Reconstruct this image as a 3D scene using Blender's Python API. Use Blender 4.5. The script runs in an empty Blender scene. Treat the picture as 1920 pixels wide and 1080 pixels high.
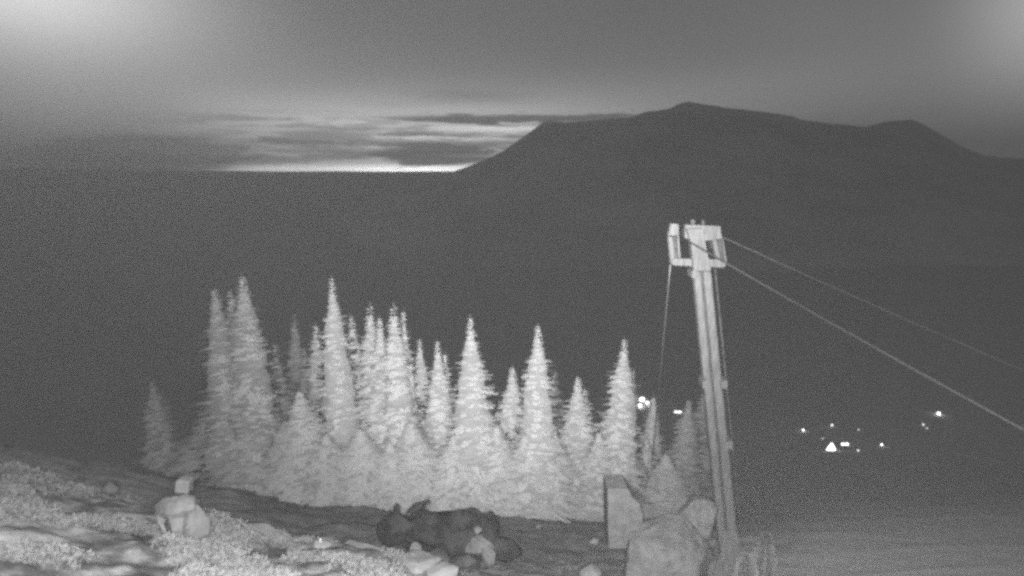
import bpy, bmesh, math, random
from mathutils import Vector, Matrix, noise

S = bpy.context.scene
C = S.collection
R = math.radians

# ------------------------------------------------------------------ camera
F = 1144.0                       # focal length in pixels of the 1920 px wide frame
TH = R(10.8)                     # camera looks down by this much
cam_d = bpy.data.cameras.new('camera')
cam = bpy.data.objects.new('camera', cam_d); C.objects.link(cam)
cam.location = (0, 0, 0)
cam.rotation_euler = (R(90) - TH, 0, 0)
cam_d.sensor_width = 36.0
cam_d.lens = 36.0 * F / 1920.0
cam_d.clip_start = 0.05
cam_d.clip_end = 90000
cam_d.dof.use_dof = True
cam_d.dof.focus_distance = 16.0
cam_d.dof.aperture_fstop = 0.5
S.camera = cam

S.view_settings.view_transform = 'Standard'
S.view_settings.look = 'None'
S.view_settings.exposure = 0.0
S.view_settings.gamma = 1.0
S.render.engine = 'CYCLES'
S.cycles.filter_width = 3.0
S.cycles.max_bounces = 5
S.cycles.diffuse_bounces = 3
S.cycles.volume_bounces = 1
S.cycles.sample_clamp_indirect = 1.0
S.cycles.sample_clamp_direct = 4.0
S.cycles.use_denoising = False
S.cycles.use_adaptive_sampling = True

# ------------------------------------------------------------------ node helpers
class NB:
    """tiny expression builder for shader maths"""
    def __init__(s, nt): s.nt = nt
    def m(s, op, *a, clamp=False):
        n = s.nt.nodes.new('ShaderNodeMath'); n.operation = op; n.use_clamp = clamp
        for i, v in enumerate(a):
            if hasattr(v, 'links') or isinstance(v, bpy.types.NodeSocket): s.nt.links.new(v, n.inputs[i])
            else: n.inputs[i].default_value = v
        return n.outputs[0]
    def add(s, *a):
        r = a[0]
        for b in a[1:]: r = s.m('ADD', r, b)
        return r
    def mul(s, *a):
        r = a[0]
        for b in a[1:]: r = s.m('MULTIPLY', r, b)
        return r
    def sub(s, a, b): return s.m('SUBTRACT', a, b)
    def gauss(s, x, c, w):
        t = s.m('DIVIDE', s.sub(x, c), w)
        return s.m('EXPONENT', s.mul(s.mul(t, t), -1.0))
    def step(s, x, a, b):
        n = s.nt.nodes.new('ShaderNodeMapRange'); n.interpolation_type = 'SMOOTHSTEP'
        s.nt.links.new(x, n.inputs[0]); n.inputs[1].default_value = a; n.inputs[2].default_value = b
        return n.outputs[0]
    def vec(s, x, y, z=0.0):
        n = s.nt.nodes.new('ShaderNodeCombineXYZ')
        for i, v in enumerate((x, y, z)):
            if isinstance(v, bpy.types.NodeSocket): s.nt.links.new(v, n.inputs[i])
            else: n.inputs[i].default_value = v
        return n.outputs[0]
    def noise(s, v, scale, detail=3.0, rough=0.5):
        n = s.nt.nodes.new('ShaderNodeTexNoise')
        n.inputs['Scale'].default_value = scale; n.inputs['Detail'].default_value = detail
        n.inputs['Roughness'].default_value = rough
        s.nt.links.new(v, n.inputs['Vector']); return n.outputs['Fac']

def azel(px, py):
    """azimuth / elevation in degrees of a direction in the photograph"""
    a = (px - 960) / F; b = (540 - py) / F
    x = a; y = math.cos(TH) + b * math.sin(TH); z = -math.sin(TH) + b * math.cos(TH)
    return math.degrees(math.atan2(x, y)), math.degrees(math.atan2(z, math.hypot(x, y)))

# ------------------------------------------------------------------ world: dusk sky with afterglow and cloud streaks
W = bpy.data.worlds.new('World'); S.world = W; W.use_nodes = True
nt = W.node_tree; nt.nodes.clear(); b = NB(nt)
tc = nt.nodes.new('ShaderNodeTexCoord'); sp = nt.nodes.new('ShaderNodeSeparateXYZ')
nt.links.new(tc.outputs['Generated'], sp.inputs[0])
X, Y, Z = sp.outputs
az = b.m('MULTIPLY', b.m('ARCTAN2', X, Y), 180 / math.pi)
el = b.m('MULTIPLY', b.m('ARCSINE', Z), 180 / math.pi)
n1 = b.sub(b.noise(b.vec(b.mul(az, 0.08), b.mul(el, 1.5)), 1.0, 4, 0.55), 0.5)      # streaky
n2 = b.sub(b.noise(b.vec(b.mul(az, 0.35), b.mul(el, 2.2), 3.1), 1.0, 4, 0.6), 0.5)   # finer streaks
n3 = b.sub(b.noise(b.vec(b.mul(az, 0.04), b.mul(el, 0.09), 7.7), 1.0, 3, 0.5), 0.5)  # broad cloud tone
azw = b.add(az, b.mul(n2, 9.0)); elw = b.add(el, b.mul(n2, 1.1), b.mul(n1, .8))

def blob(px, py, rx, ry, a=az, e=el, soft=None):
    """a cloud: gaussian ellipse, radii given in photograph pixels; soft -> harder edge"""
    A, E = azel(px, py)
    A2, _ = azel(px + rx, py); _, E2 = azel(px, py - ry)
    u = b.m('DIVIDE', b.sub(a, A), max(abs(A2 - A), .01)); v = b.m('DIVIDE', b.sub(e, E), max(abs(E2 - E), .01))
    q = b.add(b.mul(u, u), b.mul(v, v))
    if soft is None: return b.m('EXPONENT', b.mul(q, -1.0))
    return b.sub(1.0, b.step(q, 1 - soft, 1 + soft))

base = b.add(0.125, b.mul(n3, 0.05),
             b.mul(b.gauss(el, 3.0, 6.5), 0.125, b.add(b.mul(b.gauss(az, -16, 30), 0.95), 0.25)),
             b.mul(blob(-20, -50, 350, 140), 0.68), b.mul(blob(60, 130, 420, 180), 0.10),
             b.mul(blob(2010, 0, 220, 190), 0.36), b.mul(blob(1600, 120, 380, 160), 0.05),
             b.mul(blob(1250, 170, 380, 40), 0.05),
             b.mul(blob(300, 150, 500, 120), 0.03))
glow = b.add(b.mul(blob(800, 275, 420, 70), 0.80),
             b.mul(blob(800, 319, 150, 10), 2.4), b.mul(blob(560, 318, 230, 9), 0.9),
             b.mul(blob(800, 210, 420, 30), 0.08),
             b.mul(blob(850, 263, 180, 8, az, elw), 0.55), b.mul(blob(950, 240, 130, 9), 0.60), b.mul(blob(620, 232, 120, 7, az, elw), 0.15))
def dark(x, *bl):
    """multiply x by the clouds' transmission"""
    for m_, k in bl: x = b.mul(x, b.sub(1.0, b.mul(m_, k)))
    return x
streak = b.step(b.add(b.mul(n1, 1.0), b.mul(n2, 0.55)), -0.10, 0.12)
zone = b.mul(b.step(el, 0.75, 1.5), b.sub(1.0, b.step(el, 4.4, 5.4)))
glow = b.mul(glow, b.sub(1.0, b.mul(streak, zone, 0.72)))
clouds = [(blob(812, 288, 118, 23, azw, elw, 0.35), 0.93),
          (blob(640, 290, 70, 11, azw, elw, 0.6), 0.6),
          (blob(980, 268, 120, 5, azw, elw, 0.7), 0.45),
          (blob(780, 252, 70, 5, azw, elw, 0.6), 0.6),
          (blob(1000, 223, 250, 8, azw, elw, 0.5), 0.85),
          (blob(700, 268, 60, 7, azw, elw, 0.7), 0.5),
          (blob(600, 258, 90, 12, azw, elw, 0.7), 0.6),
          (blob(470, 300, 130, 8, azw, elw, 0.6), 0.7),
          (blob(290, 290, 190, 36, azw, elw, 0.4), 0.8)]
glow = b.mul(dark(glow, *clouds), b.step(az, azel(170, 318)[0], azel(480, 318)[0]))
glow = b.add(glow, b.mul(blob(930, 294, 60, 4, azw, elw), 0.35), b.mul(blob(700, 279, 40, 4, azw, elw), 0.30), b.mul(blob(480, 270, 60, 7, azw, elw), 0.12))
base = dark(base, (blob(270, 290, 190, 36, azw, elw, 0.35), 0.34), (blob(100, 318, 330, 42, azw, elw, 0.5), 0.30), (blob(160, 330, 250, 34, azw, elw, 0.4), 0.15), (b.sub(1.0, b.step(az, -46, -34)), 0.18),
            (blob(880, 182, 105, 13, az, elw), 0.42), (blob(760, 196, 90, 6, azw, elw), 0.2), (blob(985, 221, 240, 8, az, elw, 0.6), 0.46),
            (blob(812, 288, 118, 23, azw, elw, 0.35), 0.32), (blob(600, 258, 90, 14, azw, elw, 0.7), 0.15))
val = b.add(base, glow)
up = b.step(el, -3.0, -0.3)
val = b.add(b.mul(val, up), b.mul(b.sub(1.0, up), 0.06))
bg = nt.nodes.new('ShaderNodeBackground'); out = nt.nodes.new('ShaderNodeOutputWorld')
nt.links.new(val, bg.inputs['Color']); bg.inputs['Strength'].default_value = 1.0
nt.links.new(bg.outputs[0], out.inputs[0])

# ------------------------------------------------------------------ the camera's infrared illuminator (two lamp heads), plus an added low lamp for veil
def spot(name, loc, tx, ty, power, size, blend=1.0, rad=0.03):
    l = bpy.data.lights.new(name, 'SPOT'); l.energy = power; l.spot_size = R(size); l.spot_blend = blend
    l.shadow_soft_size = rad
    o = bpy.data.objects.new(name, l); C.objects.link(o); o.location = loc
    a = (tx - 960) / F; bb = (540 - ty) / F
    d = Vector((a, math.cos(TH) + bb * math.sin(TH), -math.sin(TH) + bb * math.cos(TH)))
    o.rotation_euler = d.to_track_quat('-Z', 'Y').to_euler()
    return o
spot('illuminator_narrow', (-0.42, -0.05, 0.30), 950, 430, 54000, 60)
spot('illuminator_wide', (-0.10, 0.03, 0.07), 1050, 950, 10000, 168)
spot('added_veil_lamp', (0.07, 0.10, -0.12), 1300, 1150, 11000, 170)  # added below the camera for a haze veil and a brighter foreground

# ------------------------------------------------------------------ places
def ray(px, py):
    a = (px - 960) / F; bb = (540 - py) / F
    return Vector((a, math.cos(TH) + bb * math.sin(TH), -math.sin(TH) + bb * math.cos(TH)))
def P(px, py, d):
    r = ray(px, py); return r * (d / r.y)
def zof(py, d):
    r = ray(960, py); return r.z * d / r.y

COLS = [-300, 0, 200, 400, 600, 860, 1100, 1400, 1920, 2300]
ROWS = [(0.5, [3600]*10), (2, [1700, 1700, 1720, 1750, 1750, 1780, 1800, 1800, 1800, 1800]),
 (4,   [1150, 1150, 1165, 1180, 1190, 1210, 1240, 1240, 1230, 1220]),
 (6.5, [965, 985, 1015, 1045, 1075, 1120, 1160, 1180, 1150, 1120]),
 (9,   [850, 876, 922, 985, 1018, 1078, 1125, 1150, 1110, 1080]),
 (11,  [856, 882, 930, 1000, 1045, 1088, 1112, 1130, 1090, 1060]),
 (14,  [850, 872, 920, 985, 1028, 1052, 1072, 1090, 1060, 1030]),
 (18,  [838, 854, 895, 945, 985, 1008, 1025, 1040, 1020, 1000]),
 (22,  [828, 840, 880, 915, 950, 968, 982, 1000, 990, 970]),
 (26,  [824, 832, 866, 902, 932, 952, 968, 980, 965, 950]),
 (32,  [826, 838, 872, 905, 935, 952, 962, 965, 945, 930]),
 (45,  [835, 850, 880, 908, 930, 940, 945, 945, 925, 915]),
 (80,  [850, 860, 880, 900, 912, 916, 918, 916, 905, 895]),
 (200, [858, 862, 872, 880, 885, 888, 888, 886, 880, 875]),
 (450, [838, 842, 846, 850, 850, 850, 850, 850, 848, 846]),
 (900, [802]*10), (1500, [622]*10), (3000, [476]*10), (6000, [400]*10), (11000, [343]*10), (15500, [324]*10), (17000,[326]*10)]
LR = [math.log(r[0]) for r in ROWS]
ZR = [[zof(py, r[0]) if r[0] > .6 else -2.3 for py in r[1]] for r in ROWS]
def interp(t, xs):
    if t <= xs[0]: return 0, 0.0
    for i in range(len(xs) - 1):
        if t <= xs[i+1]: return i, (t - xs[i]) / (xs[i+1] - xs[i])
    return len(xs) - 2, 1.0
def h0(x, y):
    r = math.hypot(x, y); d = max(y, 0.5 * r, 0.5)
    i, t = interp(math.log(d), LR)
    # photo column this place falls in (depends weakly on height)
    z = ZR[i][5] * (1 - t) + ZR[i+1][5] * t
    k = math.cos(TH) * d - math.sin(TH) * z
    px = 960 + F * x / k
    j, s = interp(px, COLS); s = s * s * (3 - 2 * s)
    a = ZR[i][j] * (1 - s) + ZR[i][j+1] * s
    c = ZR[i+1][j] * (1 - s) + ZR[i+1][j+1] * s
    return a * (1 - t) + c * t
def h(x, y):
    z = h0(x, y)
    r = math.hypot(x, y)
    amp = min(0.16, 0.02 * r) if r < 60 else min(30.0, 0.16 + (r - 60) * 0.006)
    if r < 60 and x > 0: amp *= 1 - .75 * min(1, max(0, (x / max(y, .1) - .40) / .12))
    if r > 9000: amp = max(6.0, 30 - (r - 9000) * .01)
    sc = 0.7 if r < 60 else 0.7 * (60 / r) ** 0.9
    if r < 60:
        if r < 12: amp *= 1.0
        z += amp * (noise.noise(Vector((x * .7, y * .7, 0))) + 0.5 * noise.noise(Vector((x * 2.1, y * 2.1, 4))) + .25 * noise.noise(Vector((x * 5, y * 5, 9))))
    else:
        z += amp * (noise.noise(Vector((x / 260, y / 260, 0))) + .5 * noise.noise(Vector((x / 90, y / 90, 2)))) * (1 if r > 90 else (r - 60) / 30)
    return z
def ground_at(px, py, d0=4.0, d1=9000.0):
    """first place where the view through this point meets the ground"""
    d = d0; r = ray(px, py)
    while d < d1:
        p = r * (d / r.y)
        if h(p.x, p.y) > p.z:
            return p
        d *= 1.01
    return r * (d1 / r.y)

# ------------------------------------------------------------------ materials
def mat(name, col, rough=0.9, var=0.0, scale=4.0, bump=0.0, bscale=None, metal=0.0, stretch=None, detail=4.0, spec=0.0, transl=0.0):
    m = bpy.data.materials.new(name); m.use_nodes = True
    t = m.node_tree; p = t.nodes['Principled BSDF']; q = NB(t)
    p.inputs['Roughness'].default_value = rough; p.inputs['Metallic'].default_value = metal
    p.inputs['Specular IOR Level'].default_value = spec
    tcn = t.nodes.new('ShaderNodeTexCoord'); v = tcn.outputs['Object']
    if stretch:
        mp = t.nodes.new('ShaderNodeMapping'); t.links.new(v, mp.inputs[0]); mp.inputs['Scale'].default_value = stretch
        v = mp.outputs[0]
    if var:
        n = q.noise(v, scale, detail, 0.6)
        c = q.mul(col, q.add(1.0 - var, q.mul(q.step(n, 0.3, 0.7), 2 * var)))
        t.links.new(c, p.inputs['Base Color'])
    else: p.inputs['Base Color'].default_value = (col, col, col, 1)
    if bump:
        bn = t.nodes.new('ShaderNodeBump'); bn.inputs['Strength'].default_value = bump
        bn.inputs['Distance'].default_value = 0.05
        t.links.new(q.noise(v, bscale or scale * 3, 5, .6), bn.inputs['Height'])
        t.links.new(bn.outputs[0], p.inputs['Normal'])
    if transl:
        tr = t.nodes.new('ShaderNodeBsdfTranslucent'); mx = t.nodes.new('ShaderNodeMixShader'); mx.inputs[0].default_value = transl
        tr.inputs['Color'].default_value = (col, col, col, 1)
        t.links.new(p.outputs[0], mx.inputs[1]); t.links.new(tr.outputs[0], mx.inputs[2])
        t.links.new(mx.outputs[0], t.nodes['Material Output'].inputs[0])
    return m
def emit(name, s):
    m = bpy.data.materials.new(name); m.use_nodes = True
    t = m.node_tree; t.nodes.clear()
    e = t.nodes.new('ShaderNodeEmission'); o = t.nodes.new('ShaderNodeOutputMaterial')
    e.inputs['Strength'].default_value = s; t.links.new(e.outputs[0], o.inputs[0])
    return m

M = dict(
 foliage=mat('fir_foliage', 0.66, 0.9, .08, 1.4, transl=.5), bark=mat('fir_bark', 0.16, .95, .3, 8, .4),
 steel=mat('galvanised_steel', 0.10, .6, .22, 5, .3, stretch=(3, 3, .5)), steel_dark=mat('weathered_steel', 0.05, .7, .3, 6),
 cable=mat('steel_cable', 0.04, .6, .2, 30), cable_worn=mat('worn_cable', .10, .6, .1, 30), cable_pale=mat('bright_cable', .055, .6, .1, 30), rock=mat('pale_rock', 0.125, .95, .2, 3.5, .7, 9),
 rock_pale=mat('bright_rock', 0.125, .95, .2, 2.5, .5, 6), rock_dim=mat('grey_rock', 0.05, .95, .35, 2.5, .8, 6),
 cairn=mat('cairn_stone', 0.08, .95, .25, 3.5, .7, 9), rock_dark=mat('black_rock', 0.034, .95, .5, 2.2, .8, 5), scrub=mat('scrub_leaves', 0.10, .9, .2, 1.3),
 scrub_dim=mat('low_grass', 0.12, .9, .5, 1.0), concrete=mat('concrete', .16, .9, .2, 2, .3),
 wall=mat('cabin_wall', .5, .9, .2, .5), roof=mat('cabin_roof', .5, .9, .2, .5),
 lit=emit('lit_window', 7.0), lamp=emit('lamp_glow', 14.0), lamp_dim=emit('lamp_dim', 2.0), ring=mat('bare_pipe', .6, .5))

# ground colour: pale dry bank in front, dark worn ground behind it, light painted into the sides
def ground_mat():
    m = bpy.data.materials.new('mountain_ground'); m.use_nodes = True
    t = m.node_tree; p = t.nodes['Principled BSDF']; q = NB(t)
    p.inputs['Roughness'].default_value = 1.0; p.inputs['Specular IOR Level'].default_value = 0.0
    at = t.nodes.new('ShaderNodeAttribute'); at.attribute_name = 'cover'
    s_ = t.nodes.new('ShaderNodeSeparateColor'); t.links.new(at.outputs['Color'], s_.inputs[0])
    tcn = t.nodes.new('ShaderNodeTexCoord'); v = tcn.outputs['Object']
    pat = q.step(q.add(q.mul(q.noise(v, 1.3, 5, .6), .6), q.mul(q.noise(v, 3.3, 4, .6), .4)), .40, .60)
    fine = q.add(.75, q.mul(q.noise(v, 9, 4, .7), .5))
    near_pale = q.mul(q.add(.055, q.mul(pat, .17)), fine)
    near_dark = q.mul(q.add(.19, q.mul(pat, .06)), fine)
    far = q.mul(.44, q.add(.85, q.mul(q.noise(v, .0035, 6, .6), .15), q.mul(q.noise(v, .03, 5, .6), .15)))
    near = q.add(q.mul(near_pale, s_.outputs[0]), q.mul(near_dark, q.sub(1.0, s_.outputs[0])))
    near = q.add(q.mul(near, q.sub(1.0, s_.outputs[2])), q.mul(s_.outputs[2], .5, q.add(.8, q.mul(fine, .2))))  # third cover channel: painted brightness where lamp light falls short
    col = q.add(q.mul(far, s_.outputs[1]), q.mul(near, q.sub(1.0, s_.outputs[1])))
    t.links.new(col, p.inputs['Base Color'])
    bn = t.nodes.new('ShaderNodeBump'); bn.inputs['Strength'].default_value = .45; bn.inputs['Distance'].default_value = .06
    t.links.new(q.noise(v, 6, 6, .65), bn.inputs['Height']); t.links.new(bn.outputs[0], p.inputs['Normal'])
    return m
M['ground'] = ground_mat()

# ------------------------------------------------------------------ object helpers
def link(name, verts, faces, m, parent=None, smooth=False):
    me = bpy.data.meshes.new(name); me.from_pydata([tuple(v) for v in verts], [], faces); me.update()
    me.materials.append(m)
    if smooth:
        for p in me.polygons: p.use_smooth = True
    o = bpy.data.objects.new(name, me); C.objects.link(o)
    if parent is not None:
        o.parent = parent; o.matrix_parent_inverse = Matrix.Identity(4)
    return o
def tag(o, label=None, cat=None, group=None, kind=None):
    for k, v in (('label', label), ('category', cat), ('group', group), ('kind', kind)):
        if v: o[k] = v
    return o
def empty(name, loc, *a, **k):
    o = bpy.data.objects.new(name, None); C.objects.link(o); o.location = loc; o.empty_display_size = .3
    return tag(o, *a, **k)
class MB:
    """collects shapes in one mesh; build() places them relative to the origin given"""
    def __init__(s): s.v = []; s.f = []
    def raw(s, v, f):
        n = len(s.v); s.v += [Vector(p) for p in v]; s.f += [tuple(i + n for i in q) for q in f]
    def prism(s, pts, dv):
        """closed outline (3-D points) pushed along dv"""
        n = len(pts); dv = Vector(dv)
        s.raw(list(pts) + [Vector(p) + dv for p in pts],
              [tuple(range(n))[::-1], tuple(range(n, 2*n))] + [(i, (i+1) % n, (i+1) % n + n, i + n) for i in range(n)])
    def box(s, c, e):
        x, y, z = c; a, q, w = (k / 2 for k in e)
        s.prism([(x-a, y-q, z-w), (x+a, y-q, z-w), (x+a, y-q, z+w), (x-a, y-q, z+w)], (0, 2*q, 0))
    def tube(s, pts, r, n=8, r1=None):
        pts = [Vector(p) for p in pts]; r1 = r if r1 is None else r1; rings = []
        for i, p in enumerate(pts):
            d = (pts[min(i+1, len(pts)-1)] - pts[max(i-1, 0)]).normalized()
            u = d.cross(Vector((0, 1, 0))) if abs(d.y) < .9 else d.cross(Vector((1, 0, 0)))
            u.normalize(); w = d.cross(u); rr = r + (r1 - r) * i / max(1, len(pts) - 1)
            rings.append([p + (u * math.cos(2*math.pi*k/n) + w * math.sin(2*math.pi*k/n)) * rr for k in range(n)])
        V = [q for g in rings for q in g]; f = []
        for i in range(len(pts) - 1):
            for k in range(n): f.append((i*n+k, i*n+(k+1) % n, (i+1)*n+(k+1) % n, (i+1)*n+k))
        f += [tuple(range(n))[::-1], tuple(range((len(pts)-1)*n, len(pts)*n))]
        s.raw(V, f)
    def build(s, name, m, parent=None, origin=None, smooth=False, bevel=0.0):
        o0 = Vector(origin) if origin is not None else (parent.location if parent is not None else Vector((0, 0, 0)))
        o = link(name, [p - o0 for p in s.v], s.f, m, parent, smooth)
        if parent is None: o.location = o0
        bm = bmesh.new(); bm.from_mesh(o.data); bmesh.ops.recalc_face_normals(bm, faces=bm.faces); bm.to_mesh(o.data); bm.free()
        if bevel:
            md = o.modifiers.new('edge', 'BEVEL'); md.width = bevel; md.segments = 2; md.limit_method = 'ANGLE'
        return o

# ------------------------------------------------------------------ ground
def build_ground():
    radii = []
    r = 0.6
    while r < 3: radii.append(r); r *= 1.12
    while r < 45: radii.append(r); r *= 1.012
    while r < 17000: radii.append(r); r *= 1.045
    radii.append(17000)
    ang = [R(a) for a in [-180 + i * 6 for i in range(22)]]
    ang = [R(-180 + i * 6.0) for i in range(21)]          # -180 .. -60
    ang += [R(-54 + i * 0.36) for i in range(301)]        # -54 .. 54
    ang += [R(60 + i * 6.0) for i in range(20)]           # 60 .. 174
    nA = len(ang); V = []; cover = []
    for r in radii:
        for a in ang:
            x = r * math.sin(a); y = r * math.cos(a)
            V.append((x, y, h(x, y)))
            d = max(y, .5 * r)
            # pale bank reaches from the camera to the crest on the left, further left it fades
            px = 960 + F * x / (math.cos(TH) * d + math.sin(TH) * abs(V[-1][2]))
            lim = 10.2 if px < 860 else 10.2 - (px - 860) * .012
            w = 1.0 - min(1, max(0, (d - lim + .5) / 1.2))
            nz = noise.noise(Vector((x * .8, y * .8, 5)))
            if px > 1450: w = .5
            w = min(1, max(0, w + .3 * nz if 0 < w < 1 else w))
            g = min(1, max(0, (r - 30) / 30))
            painted_light = max(min(1, max(0, (px - 1280) / 260)), min(1, max(0, (520 - px) / 420)) * min(1, max(0, (d - 8.5) / 2.5)))  # paler albedo on right and far left, standing in for weak lamp light
            cover.append((w, g, painted_light, 1))
    V.append((0, 0, h(0, .1) )); cover.append((1, 0, 0, 1)); Fc = []
    for i in range(len(radii) - 1):
        for k in range(nA):
            k2 = (k + 1) % nA
            Fc.append((i*nA+k, i*nA+k2, (i+1)*nA+k2, (i+1)*nA+k))
    for k in range(nA): Fc.append((len(V)-1, (k+1) % nA, k))
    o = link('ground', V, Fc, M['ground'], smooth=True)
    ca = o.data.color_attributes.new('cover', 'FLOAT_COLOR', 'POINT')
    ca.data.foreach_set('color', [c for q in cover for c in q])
    bm = bmesh.new(); bm.from_mesh(o.data); bmesh.ops.recalc_face_normals(bm, faces=bm.faces)
    bm.faces.ensure_lookup_table()
    if bm.faces[0].normal.z < 0: bmesh.ops.reverse_faces(bm, faces=bm.faces)
    bm.to_mesh(o.data); bm.free()
    tag(o, kind='structure')
build_ground()

# ------------------------------------------------------------------ mountain
RIDGE = [(560, 420), (640, 395), (720, 365), (800, 338), (845, 324), (875, 313), (905, 301), (940, 285), (965, 268), (985, 254), (1000, 243), (1012, 234), (1025, 228),
 (1060, 229), (1100, 227), (1150, 222), (1185, 220), (1198, 214), (1215, 209), (1235, 207), (1255, 204), (1272, 195), (1290, 190), (1305, 193), (1330, 197), (1370, 203),
 (1400, 206), (1440, 211), (1480, 216), (1500, 224), (1530, 228), (1560, 232), (1590, 234), (1620, 238), (1640, 233), (1660, 228), (1685, 226), (1710, 224), (1735, 235), (1760, 250),
 (1785, 264), (1810, 278), (1830, 286), (1850, 292), (1880, 296), (1920, 297), (2000, 290), (2100, 270), (2300, 240), (2600, 270), (3000, 300)]
def build_mountain():
    px0, px1, n = 560, 3000, 420; rows = 90; V = []; Fc = []
    xs = [p[0] for p in RIDGE]
    for k in range(n + 1):
        px = px0 + (px1 - px0) * k / n
        i, t = interp(px, xs); py = RIDGE[i][1] * (1 - t) + RIDGE[i+1][1] * t
        py += 1.1 * noise.noise(Vector((px * .06, 0, 0))) + .7 * noise.noise(Vector((px * .2, 3, 0)))
        D = 6200 + 500 * noise.noise(Vector((px * .004, 7, 0)))
        for j in range(rows + 1):
            s = j / rows * 1.5
            d = 2400 + (D - 2400) * s
            rg = P(px, py, D)
            zf = -420
            if s <= 1: w = s ** 1.15
            else: w = 1 - (s - 1) * 1.6
            p = P(px, py, d); x = rg.x * (d / D)
            z = zf + (rg.z - zf) * w
            tt = max(0, math.sin(math.pi * min(1, s))) if s < 1 else 0
            rn = 1 - abs(noise.noise(Vector((px * .011 + s * .8, s * 2.0, 1)))) * 2
            rn2 = 1 - abs(noise.noise(Vector((px * .035, s * 5.0, 6)))) * 2
            z += tt * (26 * (rn - .6) + 12 * (rn2 - .6)) * min(1, (rg.z - zf) / 400)
            V.append((x, d, z))
    for k in range(n):
        for j in range(rows):
            a = k * (rows + 1) + j
            Fc.append((a, a + rows + 1, a + rows + 2, a + 1))
    m = mat('forested_slope', .5, 1.0, .10, .0016, 0, detail=9.0)
    o = link('mountain', V, Fc, m, smooth=True); tag(o, kind='structure')
    # low hills on the horizon at the far left
    V = []; Fc = []; n = 160
    for k in range(n + 1):
        px = -500 + 2000 * k / n
        top = 323.5 - 2.2 * (1 + noise.noise(Vector((px * .006, 1, 0)))) - (9 * max(0, min(1, (420 - px) / 300)) * (.6 + .5 * noise.noise(Vector((px * .012, 4, 0)))))
        for (d, z) in ((12500, -330), (13600, P(px, top, 13600).z * .6 - 60), (14600, P(px, top, 14600).z), (16000, -330)):
            a = P(px, top, 14600); V.append((a.x * d / 14600, d, z))
    for k in range(n):
        for j in range(3):
            a = k * 4 + j; Fc.append((a, a + 4, a + 5, a + 1))
    o = link('hills', V, Fc, m, smooth=True); tag(o, kind='structure')
build_mountain()

# ------------------------------------------------------------------ haze
def build_haze():
    me = bpy.data.meshes.new('haze'); bm = bmesh.new(); bmesh.ops.create_cube(bm, size=1.0); bm.to_mesh(me); bm.free()
    o = bpy.data.objects.new('haze', me); C.objects.link(o)
    o.scale = (34800, 34800, 1400); o.location = (0, 0, 1000 - 700 - 0)
    o.location.z = -520 + 700; o.scale.z = 1400
    m = bpy.data.materials.new('haze'); m.use_nodes = True; t = m.node_tree; t.nodes.clear()
    v = t.nodes.new('ShaderNodeVolumePrincipled'); ou = t.nodes.new('ShaderNodeOutputMaterial')
    v.inputs['Color'].default_value = (.75, .75, .75, 1); v.inputs['Density'].default_value = 7.5e-5; v.inputs['Anisotropy'].default_value = .1
    t.links.new(v.outputs[0], ou.inputs['Volume']); me.materials.append(m)
    tag(o, kind='stuff', label='thin even dusk haze over the valley', cat='haze')
build_haze()

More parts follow.
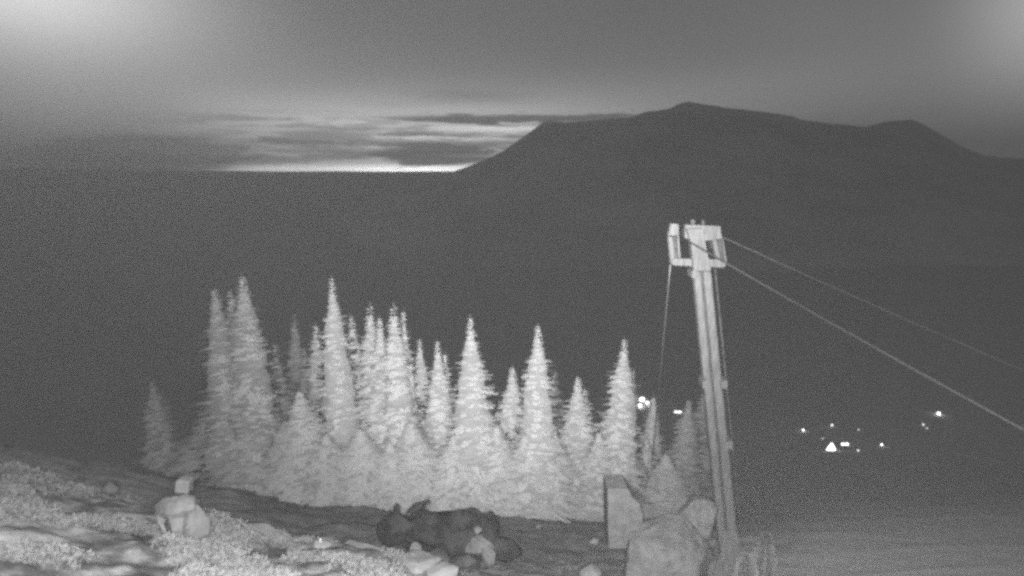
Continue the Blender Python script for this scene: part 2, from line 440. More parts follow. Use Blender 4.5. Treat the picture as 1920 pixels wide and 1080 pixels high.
# ------------------------------------------------------------------ fir trees
def make_fir(seed, H=10.0, w=1.25, power=.72, dens=1.0, gap=0.0):
    """returns (foliage verts, faces), (trunk verts, faces) with the base at the origin"""
    rnd = random.Random(seed); V = []; Fc = []
    def leaf(p, d, ln, wd, up):
        s = d.cross(up)
        if s.length < 1e-4: s = Vector((1, 0, 0))
        s.normalize(); n = len(V)
        V.extend([p, p + d * ln * .45 + s * wd, p + d * ln, p + d * ln * .45 - s * wd]); Fc.append((n, n+1, n+2, n+3))
    z = H * 0.04
    bulge = [rnd.uniform(-.25, .25) for _ in range(24)]
    side = rnd.uniform(0, 6.28)
    while z < H * .985:
        t = 1 - z / H
        prof = t ** power if t > .02 else .06
        prof *= min(1, .30 + 4.5 * t)
        prof *= 1 + bulge[int(t * 13)] * (1 if t > .1 else .5)
        L0 = w * min(prof, .9 + .1 * prof) + .03
        nb = int(4 + 5 * min(1, t * 2.2)); ph = rnd.uniform(0, 6.28)
        for k in range(nb):
            if rnd.random() < gap: continue
            a = ph + k * 6.283 / nb + rnd.uniform(-.3, .3)
            L = L0 * rnd.choice((.7, .85, .9, 1.0, 1.1, 1.3)) * (1 + .12 * math.cos(a - side))
            droop = rnd.uniform(.15, .5) * (1 if t > .12 else -.8)
            D = Vector((math.cos(a), math.sin(a), 0))
            ns = max(5, int(L / .036 * dens)); p = Vector((0, 0, min(H * .985, z + rnd.uniform(-.3, .3) * min(1, 2.5 * t))))
            L *= 1 + .4 * noise.noise(Vector((math.cos(a) * 1.1, math.sin(a) * 1.1, z * .9 + seed))) * min(1, 4 * t)
            ns = max(5, int(L / .036 * dens))
            for i in range(ns):
                f = (i + .6) / ns
                q = p + D * (L * f) + Vector((0, 0, -droop * L * f * (1.25 - .7 * f)))
                bl = .135 * (1.15 - .55 * f) * min(1, .45 + t * 1.6)
                fwd = (D + Vector((0, 0, -.15))).normalized()
                sd = Vector((-D.y, D.x, 0))
                for sg in (-1, 1):
                    dd = (fwd * rnd.uniform(.5, .9) + sd * sg * rnd.uniform(.6, 1) + Vector((0, 0, rnd.uniform(-.35, .25)))).normalized()
                    leaf(q, dd, bl * rnd.uniform(.8, 1.5) * (1 + .8 * (1 - f)), bl * .30, Vector((rnd.uniform(-.5, .5), rnd.uniform(-.5, .5), 1)))
                if rnd.random() < .7: leaf(q, (fwd + Vector((0, 0, rnd.uniform(-.9, .5)))).normalized(), bl * 1.1, bl * .25, sd)
        z += (.105 + .04 * t) * rnd.uniform(.8, 1.2) * (H / 10) ** .5
    # inner mass of twigs round the trunk
    nr, ns_ = 34, 10; b0 = len(V)
    for r_ in range(nr):
        zz = H * (.05 + .87 * r_ / (nr - 1)); t = 1 - zz / H
        for k in range(ns_):
            a = 6.283 * k / ns_
            rr = w * t ** power * .74 * min(1, .2 + 4 * t) * (1 + .5 * noise.noise(Vector((math.cos(a) * 1.5, math.sin(a) * 1.5, zz * 1.7 + seed))))
            V.append(Vector((math.cos(a) * rr, math.sin(a) * rr, zz)))
    inner = [(b0 + r_*ns_ + k, b0 + r_*ns_ + (k+1) % ns_, b0 + (r_+1)*ns_ + (k+1) % ns_, b0 + (r_+1)*ns_ + k) for r_ in range(nr-1) for k in range(ns_)]
    V_in = V[b0:]; del V[b0:]
    for i in range(10):   # leader
        zz = H * (.965 + .035 * i / 9)
        for _ in range(3):
            a = rnd.uniform(0, 6.28); leaf(Vector((0, 0, zz)), Vector((math.cos(a)*.7, math.sin(a)*.7, .8)).normalized(), .09, .025, Vector((0, 0, 1)))
    sh = len(V) - b0; V.extend(V_in); Fc.extend(tuple(i + sh for i in f) for f in inner)
    mb = MB(); pts = [Vector((.02 * math.sin(i * 1.3), .02 * math.cos(i), H * i / 10 - (.5 if i == 0 else 0))) for i in range(11)]
    mb.tube(pts, .15 * H / 10, 8, .012)
    return (V, Fc), (mb.v, mb.f)

KINDS = [dict(w=.95, power=.60), dict(w=1.15, power=.68), dict(w=1.3, power=.78), dict(w=.75, power=.62, gap=.15), dict(w=1.0, power=.55, gap=.1),
         dict(w=1.5, power=.72), dict(w=.9, power=.75, gap=.25)]
PROTO = []
for i, k in enumerate(KINDS):
    (fv, ff), (tv, tf) = make_fir(100 + i, **k)
    a = bpy.data.meshes.new('crown'); a.from_pydata([tuple(v) for v in fv], [], ff); a.materials.append(M['foliage'])
    t_ = bpy.data.meshes.new('trunk'); t_.from_pydata([tuple(v) for v in tv], [], tf); t_.materials.append(M['bark'])
    for p in t_.polygons: p.use_smooth = True
    rn = random.Random(i); nor = []
    nin = 340
    for q in range((len(fv) - nin) // 4):
        v = (fv[q*4] + fv[q*4+2]) / 2
        e_ = Vector((v.x, v.y, 0)); e_ = e_.normalized() if e_.length > 1e-4 else Vector((1, 0, 0))
        nn = (e_ * .45 + Vector((rn.uniform(-.08, .08), rn.uniform(-.08, .08), .32))).normalized()
        nor += [nn] * 4
    nor += [(Vector((v.x, v.y, 0)).normalized() * .3 + Vector((0, 0, .8))).normalized() for v in fv[-nin:]]
    for p in a.polygons: p.use_smooth = True
    a.normals_split_custom_set_from_vertices(nor)
    PROTO.append((a, t_))
rt = random.Random(5)
def fir(px, py, d, hw, kind, label, group='firs along the ridge'):
    """a fir whose tip is seen at (px, py), rooted in the ground at distance d; hw = half width in pixels near its base"""
    top = P(px, py, d); gz = h(top.x, top.y) - .1
    H = top.z - gz
    o = empty('fir_tree', (top.x, top.y, gz), label, 'fir tree', group)
    sz = H / 10.0; sw = (hw / F * d) / (KINDS[kind]['w'] * .87)
    o.scale = (sw * rt.uniform(.88, 1.12), sw * rt.uniform(.88, 1.12), sz); o.rotation_euler = (rt.uniform(-.012, .012), rt.uniform(-.012, .012), rt.uniform(0, 6.28))
    for me in PROTO[kind]:
        c = bpy.data.objects.new(me.name.split('.')[0], me); C.objects.link(c); c.parent = o
    return o
FIRS = [
 (287, 712, 29, 36, 1, 'lone dim narrow fir at the far left of the row'),
 (405, 533, 25, 50, 0, 'left spire of the three tall grey firs grown together on the left'),
 (430, 535, 26.5, 40, 3, 'thin middle spire of the three tall firs grown together on the left'),
 (452, 510, 25, 66, 0, 'tallest of the three firs grown together on the left, its tip above its neighbours'),
 (513, 640, 34, 42, 6, 'dim short slender fir just right of the tall left trio'),
 (548, 580, 42, 38, 3, 'faint thin fir standing farther back between the left trio and the tall middle spire'),
 (572, 645, 38, 32, 6, 'faint small fir tip left of the narrow pointed fir beside the tall middle spire'),
 (592, 603, 29, 40, 3, 'narrow pointed fir directly left of the tall middle spire'),
 (625, 516, 25.5, 52, 1, 'tall sharp fir spire rising highest in the middle of the row'),
 (656, 588, 27, 46, 4, 'ragged topped fir directly right of the tall middle spire'),
 (690, 566, 26, 42, 3, 'slim fir with a long bare tip, left one of a close pair'),
 (707, 590, 25.5, 42, 0, 'slim fir with a shorter tip, right one of the close pair with a bare tip'),
 (743, 566, 25, 42, 3, 'bright fir with open sparse twin top, the taller left spire'),
 (757, 578, 25.6, 40, 6, 'bright fir with open sparse top, the lower right spire of the twin'),
 (785, 634, 27, 44, 1, 'small pointed fir in the gap right of the sparse twin tops'),
 (822, 637, 25.5, 48, 1, 'broad shaggy fir just left of the big bright crooked fir'),
 (833, 660, 26.3, 40, 6, 'low second tip leaning out of the shaggy fir left of the bright crooked one'),
 (885, 588, 24.5, 66, 2, 'big bright fir with a crooked lumpy top at the centre of the row'),
 (963, 686, 26, 55, 1, 'short shaggy fir between the big bright crooked fir and the smooth cone'),
 (1010, 605, 24.5, 62, 1, 'brightest smooth dense cone shaped fir right of the centre'),
 (1038, 690, 40, 40, 6, 'very dim thin fir behind the right side of the smooth cone'),
 (1086, 705, 25.5, 50, 1, 'short fir with long side twigs, alone between two gaps right of the smooth cone'),
 (1099, 726, 26, 40, 6, 'lower second tip on the right of the short fir between two gaps'),
 (1167, 633, 25, 50, 1, 'tall layered fir at the right end of the bright row'),
 (1189, 688, 26.5, 20, 4, 'smaller fir touching the right flank of the tall layered end fir'),
 (1226, 740, 29, 28, 0, 'dim fir rising right behind the valley lights beside the hanging cable'),
 (1290, 748, 33, 46, 1, 'dim grey fir just left of the steel tower'),
 (1322, 735, 36, 46, 4, 'dim grey fir hidden partly by the steel tower'),
 (1040, 805, 24.6, 60, 5, 'squat pale fir at the foot of the smooth cone'),
 (562, 730, 24.4, 76, 2, 'broad low dim fir in front, under the faint thin firs'),
 (930, 795, 24.4, 70, 5, 'squat fir filling the notch right of the bright crooked fir'),
 (1125, 810, 24.6, 60, 5, 'squat fir filling the notch left of the tall layered end fir'),
]
for q in FIRS: fir(*q)
for (px, py, d, hw, k) in [(345, 862, 26.5, 60, 5), (425, 720, 28, 90, 5), (500, 755, 27.3, 80, 2), (605, 760, 28, 90, 5), (650, 700, 28.2, 70, 2), (700, 735, 28, 90, 5),
                           (748, 720, 28.3, 90, 2), (795, 760, 27.5, 90, 5), (848, 770, 28, 80, 2), (985, 780, 27, 75, 2), (1070, 830, 26.6, 75, 5), (1160, 780, 27, 80, 2),
                           (1215, 820, 28, 50, 5), (385, 790, 27, 80, 2), (535, 790, 24.3, 80, 2), (675, 805, 24.0, 85, 2), (770, 790, 24.2, 80, 2), (850, 815, 24, 80, 5), (985, 815, 24.1, 70, 2), (470, 785, 24.6, 80, 2), (610, 815, 24, 75, 5), (730, 830, 23.8, 80, 5), (900, 800, 26.5, 90, 5), (1250, 850, 25.5, 60, 2), (470, 740, 30, 90, 2), (560, 775, 30, 80, 5), (640, 790, 29, 90, 5), (725, 745, 30, 90, 2), (775, 730, 30, 80, 5),
 (850, 745, 30.5, 80, 2), (935, 770, 29.5, 80, 5), (1000, 815, 29, 90, 2), (1050, 800, 30, 70, 5), (1130, 790, 30, 80, 2), (1195, 800, 30, 70, 5)]:
    fir(px, py, d, hw, k, 'low fir lost in the pale lower mass of the fir row', 'low firs filling the foot of the row')

# ------------------------------------------------------------------ lift tower
TD = 14.0
tb = P(1372, 1078, TD); tb.z = h(tb.x, tb.y + .1)
tower = empty('lift_tower', tb, 'tall leaning pale steel ropeway tower with a rectangular sheave frame on top', 'tower')
def poly(pts, d=TD, dep=.3): 
    m = MB(); m.prism([P(x, y, d) for x, y in pts], (0, dep, 0)); return m
def edge(y, off): return 1300 + (y - 500) * (52 / 540) + off
def strip(y0, y1, a0, a1, b0, b1, d, dep):
    return poly([(edge(y0, a0), y0), (edge(y0, a1), y0), (edge(y1, b1), y1), (edge(y1, b0), y1)], d, dep)
strip(508, 1085, 0, 15, -1, 14, TD, .26).build('column', M['steel'], tower, bevel=.06)
poly([(1288, 430), (1318, 428), (1322, 450), (edge(508, 33), 508), (edge(508, 0), 508), (1296, 455)], TD - .02, .24).build('neck', M['steel'], tower, bevel=.012)
strip(508, 1085, 18, 34, 17, 35, TD, .26).build('column', M['steel'], tower, bevel=.06)
strip(509, 1080, 8, 26, 8, 26, TD + .1, .12).build('web_plate', M['steel_dark'], tower)
# thin conduit at the right
strip(505, 1010, 39, 42, 40, 43, TD + .22, .05).build('conduit', M['steel_dark'], tower)
for (y, a, c) in ((515, -5, 3), (722, -5, 43), (722, 30, 43), (836, 26, 42)):
    if (a, c) == (-5, 43): a, c = -4, 5
    poly([(edge(y, a), y - 7), (edge(y, c), y - 9), (edge(y, c), y + 8), (edge(y, a), y + 6)], TD - .04, .34).build('bracket', M['steel'], tower, bevel=.01)
# foot: flared gusset plates and a concrete block
m = poly([(edge(995, 10), 995), (edge(995, 33), 995), (1403, 1078), (1400, 1100), (1345, 1100), (1350, 1040)], TD - .06, .05)
m.raw(*(lambda q: (q.v, q.f))(poly([(edge(1010, 10), 1010), (edge(1010, 33), 1010), (1398, 1100), (1346, 1100)], TD + .3, .05)))
m.build('gusset', M['steel'], tower)
m = MB(); m.box((tb.x + .05, tb.y + .12, tb.z - .05), (1.15, 1.0, .5)); m.build('footing', M['concrete'], tower, bevel=.03)
poly([(1337, 1080), (1352, 1035), (1356, 1037), (1345, 1084)], TD - .1, .05).build('stay', M['steel'], tower)
# sheave frame: real boxes of angle plates, front and rear
mm = MB()
def fr(pts, d=TD + .10, dep=.16): mm.prism([P(x, y, d) for x, y in pts], (0, dep, 0))
fr([(1258, 419), (1273, 420), (1273, 442), (1256, 442), (1253, 444), (1255, 434)])
fr([(1253, 444), (1261, 444), (1265, 484), (1257.5, 493)])
fr([(1270, 442), (1273, 442), (1277, 484), (1272, 484)])
mm.build('side_plate', M['steel'], tower, bevel=.012)
mm = MB(); fr([(1261, 444), (1270, 442), (1272.5, 485), (1265, 485)], TD + .2, .05); mm.build('back_plate', M['steel_dark'], tower)
mm = MB(); fr([(1257.3, 493.5), (1265, 484.6), (1350, 486.5), (1363, 489), (1361, 498), (1357, 502), (1264, 498)]); mm.build('bottom_beam', M['steel'], tower, bevel=.012)
mm = MB(); fr([(1285, 421), (1351, 424), (1353, 440), (1355, 447), (1340, 450), (1320, 452), (1303, 450), (1289, 448), (1284, 447)]); mm.build('top_beam', M['steel'], tower, bevel=.012)
mm = MB(); fr([(1336, 450.3), (1344, 449.3), (1351, 486), (1343, 486)]); fr([(1354.2, 447.5), (1356, 447.4), (1362.8, 488.6), (1360, 488.2)]); mm.build('side_plate', M['steel'], tower, bevel=.012)
mm = MB(); fr([(1345, 449.3), (1355, 447.5), (1361, 488), (1351, 486.2)], TD + .2, .05); mm.build('back_plate', M['steel_dark'], tower)
mm = MB(); fr([(1296, 412), (1303, 411.5), (1303, 421.5), (1296, 421.2)], TD + .4, .1); mm.build('lifting_lug', M['steel_dark'], tower); mm = MB(); fr([(1316, 412.5), (1321, 413), (1321, 422), (1316, 422)], TD + .4, .1); mm.build('lifting_lug', M['steel_dark'], tower)
# sheave wheels inside the frame
for px, py in ((1279, 440), (1330, 458)):
    c = P(px, py, TD + .35); mm = MB(); n = 20; r = .13 if px < 1300 else .1
    mm.prism([c + Vector((0, math.cos(2*math.pi*k/n) * r, math.sin(2*math.pi*k/n) * r)) for k in range(n)], (.05, 0, 0))
    mm.build('sheave', M['steel_dark'], tower)

# ------------------------------------------------------------------ cables
def cable(a, b_, r, label, sag=.0, r1=None, mt='cable'):
    m = MB(); a = Vector(a); b_ = Vector(b_); n = 24
    m.tube([a.lerp(b_, i / n) - Vector((0, 0, sag * 4 * (i / n) * (1 - i / n))) for i in range(n + 1)], r, 8, r1)
    o = m.build('cable', M[mt], None, origin=a, smooth=True)
    return tag(o, label, 'cable', 'ropeway cables')
e1 = P(2250, 985, 6.5)
cable(P(1279, 445, TD - .1), e1, .021, 'thick haul cable slanting from the tower head down to the right edge', .05)
cable(P(1356, 445, 14.25), P(2250, 835, 11), .014, 'thin faint upper cable slanting down to the right edge behind the thick one', .05, None, 'cable_pale')
cable(P(1257, 497, TD + .2), P(1217, 925, 33), .020, 'thin cable hanging steeply from the left corner of the tower frame', .0, None, 'cable_worn')

# ------------------------------------------------------------------ rocks
def rock_mesh(seed, sx, sy, sz, sub=5, flat=.35, amp=.28):
    bm = bmesh.new(); bmesh.ops.create_icosphere(bm, subdivisions=sub, radius=1.0)
    rnd = random.Random(seed); o = Vector((rnd.uniform(0, 50), rnd.uniform(0, 50), 0))
    planes = []
    for _ in range(24):
        n = Vector((rnd.uniform(-1, 1), rnd.uniform(-1, 1), rnd.uniform(-.3, 1))).normalized(); planes.append((n, rnd.uniform(.58, .86)))
    for v in bm.verts:
        p = v.co.normalized()
        s = 1 + amp * noise.noise(p * 1.3 + o) + amp * .4 * noise.noise(p * 3.4 + o) + amp * .22 * noise.noise(p * 8 + o)
        q = p * s
        for n, d in planes:
            k = q.dot(n)
            if k > d: q -= n * (k - d) * .96
        q *= 1 + .05 * noise.noise(q * 5 + o) + .03 * noise.noise(q * 14 + o)
        v.co = Vector((q.x * sx, q.y * sy, q.z * sz))
    me = bpy.data.meshes.new('boulder'); bm.to_mesh(me); bm.free()
    for p in me.polygons: p.use_smooth = True
    return me
def rock(px, py, d, wpx, hpx, m, label, seed, name='boulder', cat='boulder', group='boulders on the slope', dep=None, rot=0.0, sink=.0, parent=None):
    """boulder centred at photo position, size in photo pixels"""
    c = P(px, py, d); k = d / F * 1.3
    me = rock_mesh(seed, wpx / 2 * k, (dep or wpx / 2 * k * .8), hpx / 2 * k)
    me.materials.append(M[m])
    o = bpy.data.objects.new(name, me); C.objects.link(o); o.location = c; o.rotation_euler = (0, 0, rot)
    if parent is not None:
        o.parent = parent; o.location = c - parent.location; return o
    return tag(o, label, cat, group)
# cairn at the left
cb = P(340, 1020, 7.8)
cairn = empty('cairn', cb, 'tall pale stone cairn with one small block on top, on the left bank', 'cairn')
for i, (px, py, w_, hh, mt, sd) in enumerate([(341, 946, 70, 44, 'cairn', 2), (320, 972, 62, 64, 'rock_pale', 3),
                                              (364, 976, 64, 68, 'cairn', 4), (345, 1016, 112, 64, 'cairn', 5), (343, 978, 84, 70, 'cairn', 6)]):
    rock(px, py, 7.8 + .1 * (i % 2), w_, hh, mt, None, sd + 20, 'stone', parent=cairn)
m = MB(); m.prism([P(x, y, 7.75) for x, y in [(326, 926), (327, 906), (331, 901), (350, 903), (353, 908), (352, 927)]], (0, .16, 0))
m.build('stone', M['cairn'], cairn, bevel=.03)
# black outcrop in the hollow
def outcrop():
    bm = bmesh.new()
    D0 = 14.2
    def ball(px, py, w_, hh, d, rz=0, sd=0):
        me = rock_mesh(sd, w_ / 2 / F * d * 1.08, w_ / 2 / F * d * .62, hh / 2 / F * d * 1.08, 4, amp=.35)
        c = P(px, py, d)
        mt = Matrix.Translation(c) @ Matrix.Rotation(rz, 4, 'Y'); me.transform(mt); bm.from_mesh(me); bpy.data.meshes.remove(me)
    ball(835, 992, 235, 84, D0 + .1, 0, 40); ball(745, 990, 84, 84, D0, 0, 31); ball(800, 992, 140, 92, D0 + .2, 0, 32); ball(870, 990, 130, 92, D0 + .1, 0, 33)
    ball(915, 985, 66, 76, D0, 0, 34); ball(945, 1028, 90, 48, D0 - .1, R(15), 35); ball(850, 1015, 200, 44, D0, 0, 38)
    ball(781, 951, 50, 15, D0, R(-24), 36); ball(744, 953, 20, 28, D0, R(12), 37); ball(800, 941, 26, 7, D0, R(-8), 39)
    me = bpy.data.meshes.new('rock_outcrop'); bm.to_mesh(me); bm.free(); me.materials.append(M['rock_dark'])
    o = bpy.data.objects.new('rock_outcrop', me); C.objects.link(o)
    c = P(840, 1010, D0); me.transform(Matrix.Translation(-c)); o.location = c
    r = o.modifiers.new('r', 'REMESH'); r.mode = 'VOXEL'; r.voxel_size = .03; r.use_smooth_shade = True
    tag(o, 'long black jagged rock outcrop with a horn at its left end, in the dark hollow', 'rock')
outcrop()
for a in [
 (898, 1024, 12.6, 46, 46, 'rock', 'pale humped boulder right in front of the black outcrop', 41),
 (917, 1040, 12.4, 34, 40, 'rock', 'pale boulder leaning against the humped one, front right of the black outcrop', 42),
 (779, 1029, 12.4, 28, 26, 'rock', 'small pale boulder under the left half of the black outcrop', 43),
 (745, 1036, 12.4, 44, 34, 'rock_dim', 'dull grey boulder at the left foot of the black outcrop', 44),
 (822, 1046, 12.2, 52, 36, 'rock_dim', 'dull grey boulder in the middle before the black outcrop', 45),
 (872, 1052, 12.0, 56, 38, 'rock_dim', 'low broad grey boulder before the pale humped one', 46),
 (896, 993, 12.9, 18, 12, 'rock', 'tiny stone lying on the face of the black outcrop above the humped boulder', 47),
 (60, 1005, 7.2, 110, 60, 'rock', 'smooth pale rounded rock near the bottom left corner', 48),
 (210, 1000, 7.6, 60, 30, 'rock', 'flat pale rock left of the stone cairn', 49),
 (245, 1042, 6.9, 80, 34, 'rock', 'broad flat pale rock below the cairn near the bottom edge', 50),
 (600, 1026, 8.9, 42, 30, 'rock_pale', 'bright pointed rock standing on the bank crest in the middle', 51),
 (668, 1042, 8.9, 110, 22, 'rock_pale', 'long bright ledge rock right of the pointed one on the crest', 52),
 (770, 1058, 8.8, 110, 26, 'rock_pale', 'bright ledge rock on the crest under the black outcrop', 53),
 (828, 1070, 8.7, 66, 24, 'rock_pale', 'lowest bright ledge rock ending the bank crest at the bottom edge', 54),
 (470, 1012, 9.0, 130, 20, 'rock', 'long low pale ledge rock on the crest between cairn and pointed rock', 55),
 (147, 915, 9.6, 26, 18, 'rock', 'small pale stone on the far left rise', 56),
 (207, 912, 9.6, 30, 26, 'rock_dim', 'dim stone on the rise between small pale stone and cairn', 57),
 (1308, 965, 13.9, 74, 86, 'rock', 'large dim boulder with a rounded top just left of the tower', 59),
 (1242, 1040, 13.2, 176, 170, 'rock', 'huge low pale boulder below the square block and the rounded boulder', 60),
 (1114, 1014, 13.0, 16, 12, 'rock', 'tiny pale stone on the dark ground left of the huge boulder', 61),
 (1010, 986, 17.0, 14, 9, 'rock', 'tiny pale stone on the dark ground right of the black outcrop', 62),
 (1106, 1072, 11.0, 50, 20, 'rock', 'small pale stone at the bottom edge left of the huge boulder', 63),
 ]: rock(*a)
# chamfered pale block
m = MB(); m.prism([P(x, y, 13.2) for x, y in [(1141, 1030), (1139, 920), (1142, 917), (1178, 917), (1187, 934), (1199, 944), (1206, 966), (1207, 1030)]], (0, .7, 0))
o = m.build('stone_block', M['rock'], None, origin=P(1172, 1000, 13.5), bevel=.04)
tag(o, 'pale square topped block with a sloping right shoulder on the dark ground', 'block')
# metal ring pipe on the bank
c = P(605, 1066, 7.6); m = MB(); n = 18
m.tube([c + Vector((.055 * math.cos(2*math.pi*k/n), .0 , .04 * math.sin(2*math.pi*k/n))) for k in range(n + 1)], .013, 6)
tag(m.build('pipe_ring', M['ring'], None, origin=c, smooth=True), 'small shiny metal ring standing in the bank below the bright pointed rock', 'ring')
c = P(600, 1016, 8.9); m = MB(); m.tube([c - Vector((0, 0, .15)), c + Vector((.01, 0, .06))], .012, 6)
tag(m.build('marker_stake', M['ring'], None, origin=c), 'short thin stake behind the bright pointed rock', 'stake')

# ------------------------------------------------------------------ low plants
def scrub(name, label, region, n, size, m, seed, thr=-.12):
    rnd = random.Random(seed); V = []; Fc = []
    k = 0; tries = 0
    while k < n and tries < n * 20:
        tries += 1
        px, d = region(rnd)
        r = ray(px, 1000); x = r.x * d / r.y
        if noise.noise(Vector((x * .9, d * .9, 2))) < thr: continue
        k += 1
        gz = h(x, d); s = size * rnd.uniform(.5, 1.4)
        for _ in range(int(90 * s / size)):
            a = rnd.uniform(0, 6.283); u = rnd.random() ** .5 * s; zz = rnd.uniform(0, 1) * s * .7 * (1 - (u / s) ** 2)
            p = Vector((x + math.cos(a) * u, d + math.sin(a) * u, gz + zz - .02))
            dd = Vector((math.cos(a) * rnd.uniform(.2, 1), math.sin(a) * rnd.uniform(.2, 1), rnd.uniform(.1, 1.1))).normalized()
            sd = dd.cross(Vector((rnd.uniform(-1, 1), rnd.uniform(-1, 1), .3))).normalized()
            ln = s * rnd.uniform(.12, .26); wd = ln * rnd.uniform(.2, .4)
            i = len(V); V += [p, p + dd * ln * .5 + sd * wd, p + dd * ln, p + dd * ln * .5 - sd * wd]; Fc.append((i, i+1, i+2, i+3))
    o = link(name, V, Fc, m); tag(o, label, name.replace('_', ' '), kind='stuff')
scrub('scrub', 'low pale scrub covering the bank on the left', lambda r: (r.uniform(-250, 840), r.uniform(5.2, 9.8)), 1100, .15, M['scrub'], 1, .06)
scrub('low_grass', 'sparse dim grass tufts on the dark hollow', lambda r: (r.uniform(0, 1500), r.uniform(11, 25)), 900, .14, M['scrub_dim'], 2)
scrub('undergrowth', 'dim undergrowth around the right side of the tower foot', lambda r: (r.uniform(1400, 1560), r.uniform(9, 13.5)), 160, .18, M['scrub_dim'], 3)
def bush(px, py, d, w_, hh, label, m='scrub', seed=0):
    rnd = random.Random(seed); c = P(px, py, d); gz = h(c.x, c.y); k = d / F * 1.08; V = []; Fc = []
    top = c.z; rw = w_ / 2 * k; H = max(top - gz, hh * k)
    for _ in range(2600):
        a = rnd.uniform(0, 6.283); z = rnd.random(); prof = rw * (1 - z) ** .6 * (1 + .35 * noise.noise(Vector((math.cos(a) * 1.4, math.sin(a) * 1.4, z * 3 + seed))))
        u = prof * rnd.random() ** .35
        p = Vector((c.x + math.cos(a) * u, c.y + math.sin(a) * u, top - H + z * H))
        dd = Vector((math.cos(a), math.sin(a), rnd.uniform(.2, 1.2))).normalized(); sd = dd.cross(Vector((rnd.uniform(-1, 1), rnd.uniform(-1, 1), .3))).normalized()
        ln = rnd.uniform(.05, .11); wd = ln * .2
        i = len(V); V += [p, p + dd * ln * .5 + sd * wd, p + dd * ln, p + dd * ln * .5 - sd * wd]; Fc.append((i, i+1, i+2, i+3))
    b0 = Vector((c.x, c.y, gz)); o = empty('bush', b0, label, 'bush', 'bushes near the tower and bank')
    link('foliage', [v - b0 for v in V], Fc, M[m], o)
    mb = MB(); mb.tube([(0, 0, -.1), (.02, 0, H * .5), (0, .01, H * .8)], .03, 6, .01)
    link('stem', mb.v, mb.f, M['bark'], o)
bush(1438, 1000, 12.5, 62, 120, 'dim upright bush right of the tower foot', 'scrub_dim', 1)
bush(1400, 1040, 12.0, 60, 70, 'dim low bush tucked between tower foot and upright bush', 'scrub_dim', 2)

# ------------------------------------------------------------------ lights and cabins in the valley
def lampobj(px, py, rad, lit, label, hgt=9.0):
    g = ground_at(px, py + 4, 60); s = g.y / F * 1.1
    r_ = rad * s * .75
    top = P(px, py, g.y * .998)
    gz = h(top.x, top.y); 
    o = empty('street_lamp', (top.x, top.y, gz), label, 'street lamp', 'lamps in the valley')
    Hh = max(top.z - gz, 3)
    m = MB(); m.tube([(0, 0, -1), (0, 0, Hh)], .16, 6, .1); link('post', m.v, m.f, M['steel_dark'], o)
    bm = bmesh.new(); bmesh.ops.create_uvsphere(bm, u_segments=12, v_segments=8, radius=1); bm.transform(Matrix.Diagonal((r_ * 1.15, r_, r_ * .85, 1))); me = bpy.data.meshes.new('lamp_head'); bm.to_mesh(me); bm.free()
    me.materials.append(M[lit]); c = bpy.data.objects.new('lamp_head', me); C.objects.link(c); c.parent = o; c.location = (0, 0, Hh)
    return o
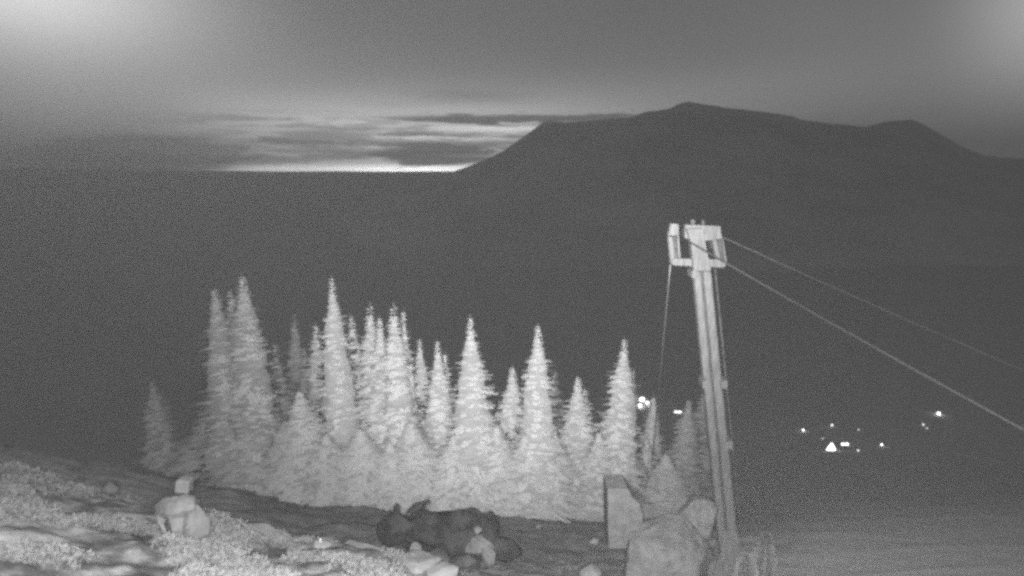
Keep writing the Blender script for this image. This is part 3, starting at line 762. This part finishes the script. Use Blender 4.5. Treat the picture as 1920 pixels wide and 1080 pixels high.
for a in [
 (1506, 807, 2.2, 'lamp', 'small bright lamp left of the lit triangular lodge'),
 (1560, 797, 2.4, 'lamp_dim', 'soft lamp above the lit triangular lodge'),
 (1544, 823, 2.4, 'lamp_dim', 'dim lamp at the upper left of the lit triangular lodge'),
 (1610, 806, 1.3, 'lamp_dim', 'faintest pinpoint lamp above and right of the lodge'),
 (1653, 835, 2.3, 'lamp', 'single lamp well right of the lit triangular lodge'),
 (1760, 776, 3.0, 'lamp', 'big bright lamp farthest right in the valley'),
 (1731, 798, 1.8, 'lamp_dim', 'left one of two tiny dim lamps below the big right lamp'),
 (1738, 803, 1.2, 'lamp_dim', 'right one of two tiny dim lamps below the big right lamp'),
 (1609, 846, 1.9, 'lamp_dim', 'faint lamp low down right of the lodge'),
 (1204, 750, 4.8, 'lamp', 'tallest bright lamp of the cluster beside the hanging cable'),
 (1200, 762, 3.8, 'lamp', 'lower left bright lamp of the cluster beside the hanging cable'),
 (1214, 755, 3.2, 'lamp', 'middle lamp of the cluster beside the hanging cable'),
 (1223, 752, 2.6, 'lamp_dim', 'small right lamp of the cluster beside the hanging cable'),
 ]: lampobj(*a)
def cabin(px, py, wpx, hpx, label, aframe=False, tilt=0.0):
    g = ground_at(px, py + hpx * .5, 60); s = g.y / F * 1.1; w_ = wpx * s; H = hpx * s
    c = P(px, py + hpx * .5, g.y * .998)
    o = empty('cabin', c, label, 'cabin', 'cabins in the valley'); o.rotation_euler = (0, 0, 0)
    D = w_ * 1.1
    m = MB()
    if aframe:
        m.prism([(-w_ * .46, 0, -1.5), (w_ * .46, 0, -1.5), (w_ * .46, 0, 0), (0, 0, H * .94), (-w_ * .46, 0, 0)], (0, D, 0)); link('wall', m.v, m.f, M['wall'], o)
        m = MB(); m.prism([(-w_ * .38, 0, .2), (w_ * .38, 0, .2), (w_ * .33, 0, H * .22), (0, 0, H * .88), (-w_ * .33, 0, H * .22)], (0, -.15, 0)); link('window', m.v, m.f, M['lamp'], o)
        m = MB(); 
        for sg in (-1, 1): m.prism([(sg * w_ * .5, -.4, 0), (sg * w_ * .5, -.4, .5), (0, -.4, H * 1.0 + .5), (0, -.4, H * 1.0)], (0, D + .8, 0))
        link('roof', m.v, m.f, M['roof'], o)
    else:
        m.box((0, D / 2, H * .2), (w_, D, H * .8)); link('wall', m.v, m.f, M['wall'], o)
        m = MB(); m.prism([(-w_ * .6, -.4, H * .6), (w_ * .6, -.4, H * .6), (0, -.4, H * 1.05)], (0, D + .8, 0)); link('roof', m.v, m.f, M['roof'], o)
        for sg in (-1, 1):
            m = MB(); m.box((sg * w_ * .24, -.1, H * .28), (w_ * .36, .12, H * .42)); link('window', m.v, m.f, M['lit' if not tilt else 'lamp'], o)
    return o
cabin(1558, 836, 21, 17, 'bright triangular lodge with a glowing gable front', True)
cabin(1584, 831, 15, 8, 'low cabin with lit windows right of the triangular lodge')
cabin(1271, 771, 14, 9, 'brightly lit cabin between the fir row and the steel tower', tilt=1)
